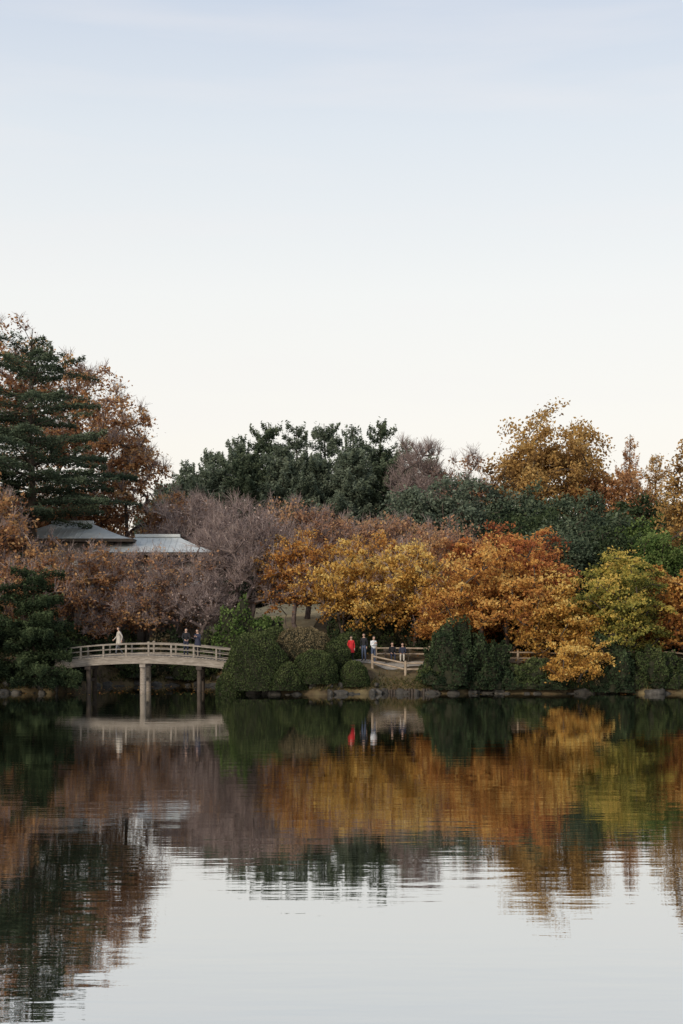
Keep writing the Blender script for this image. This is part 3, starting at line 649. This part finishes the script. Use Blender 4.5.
P=[(0.6,88.3,0.2,C_RED,C_BLK,'stand',0.93,True,0.5),(1.4,88.9,-0.4,C_BLK,C_DEN,'stand',1.0,False,0),(1.98,88.2,0.5,C_WHT,C_DEN,'phone',0.98,False,0.5)]
for x,y,h,t,p,po,sc,co,ha in P: person('pedestrian',(x,y,hz(x,y)+0.03),h,t,p,po,sc,co,ha)
bx,by=3.5,89.6; bzz=hz(bx,by)+0.03
mb=MB()
for i in range(4): box(mb,(bx,by-0.18+i*0.12,bzz+0.43),(1.7,0.1,0.045))
for s in (-.7,.7):
    for q in (-.15,.17): box(mb,(bx+s,by+q,bzz+0.2),(0.08,0.08,0.41))
    box(mb,(bx+s,by+0.26,bzz+0.62),(0.06,0.05,0.5))
for z in (0.62,0.78): box(mb,(bx,by+0.22,bzz+z),(1.7,0.03,0.11))
mb.obj('park_bench',[WOODD])
person('seated_visitor',(3.2,by-0.02,bzz),0.1,C_BLK,C_NAV,'sit'); person('seated_visitor',(3.85,by-0.02,bzz),-0.1,C_NAV,C_BEI,'sit',0.97,False,0.5)
# ---------------------------------------------------------------- world + sun
SUN_EL,SUN_AZ=math.radians(22),math.radians(215)
w=bpy.data.worlds.new("World"); scene.world=w; w.use_nodes=True; nt=w.node_tree; nt.nodes.clear()
out=nt.nodes.new('ShaderNodeOutputWorld')
sky=nt.nodes.new('ShaderNodeTexSky'); sky.sky_type='NISHITA'; sky.sun_disc=False; sky.sun_elevation=SUN_EL; sky.sun_rotation=SUN_AZ
b1=nt.nodes.new('ShaderNodeBackground'); b1.inputs[1].default_value=0.12; nt.links.new(sky.outputs[0],b1.inputs[0])
tc=nt.nodes.new('ShaderNodeTexCoord'); sp=nt.nodes.new('ShaderNodeSeparateXYZ'); nt.links.new(tc.outputs['Generated'],sp.inputs[0])
r=nt.nodes.new('ShaderNodeValToRGB'); e=r.color_ramp.elements
e[0].position=0.0;e[0].color=(1.0,0.88,0.76,1); e[1].position=1.0;e[1].color=(0.46,0.52,0.64,1)
for p,c in ((0.06,(1.0,0.92,0.82)),(0.13,(1.0,0.95,0.875)),(0.22,(0.95,0.945,0.91)),(0.32,(0.80,0.845,0.885)),(0.42,(0.61,0.685,0.81)),(0.7,(0.53,0.60,0.72))):
    k=e.new(p);k.color=(*c,1)
nt.links.new(sp.outputs[2],r.inputs[0])
nz=nt.nodes.new('ShaderNodeTexNoise'); nz.inputs['Scale'].default_value=3.2; nz.inputs['Detail'].default_value=6
mp=nt.nodes.new('ShaderNodeMapping'); mp.inputs['Scale'].default_value=(1,1,8); mp.inputs['Location'].default_value=(0.4,0,0.3); nt.links.new(tc.outputs['Generated'],mp.inputs[0]); nt.links.new(mp.outputs[0],nz.inputs['Vector'])
mr=nt.nodes.new('ShaderNodeMapRange'); mr.inputs[1].default_value=0.5;mr.inputs[2].default_value=0.78;mr.inputs[4].default_value=0.4; nt.links.new(nz.outputs[0],mr.inputs[0])
mc=nt.nodes.new('ShaderNodeMixRGB'); mc.inputs[2].default_value=(0.95,0.90,0.88,1); nt.links.new(mr.outputs[0],mc.inputs[0]); nt.links.new(r.outputs[0],mc.inputs[1])
b2=nt.nodes.new('ShaderNodeBackground'); nt.links.new(mc.outputs[0],b2.inputs[0]); b2.inputs[1].default_value=1.04
mx=nt.nodes.new('ShaderNodeMixShader'); mx.inputs[0].default_value=0.87; nt.links.new(b1.outputs[0],mx.inputs[1]); nt.links.new(b2.outputs[0],mx.inputs[2]); nt.links.new(mx.outputs[0],out.inputs[0])
sl=bpy.data.lights.new('sun','SUN'); sl.energy=2.3; sl.angle=math.radians(10); sl.color=(1,0.87,0.72)
so=bpy.data.objects.new('sun',sl); scene.collection.objects.link(so)
dirv=Vector((math.sin(SUN_AZ)*math.cos(SUN_EL),math.cos(SUN_AZ)*math.cos(SUN_EL),math.sin(SUN_EL)))
so.rotation_euler=dirv.to_track_quat('Z','Y').to_euler(); so.location=dirv*200
# ---------------------------------------------------------------- camera
cam=bpy.data.cameras.new('camera'); co=bpy.data.objects.new('camera',cam); scene.collection.objects.link(co)
co.location=(0,0,CAM_Z); co.rotation_euler=(math.radians(90),0,0)
cam.sensor_fit='VERTICAL'; cam.sensor_height=36; cam.lens=50; cam.shift_y=103/1024; cam.clip_end=8000; cam.clip_start=0.2
scene.camera=co
scene.view_settings.view_transform='Standard'; scene.view_settings.look='None'; scene.view_settings.exposure=0
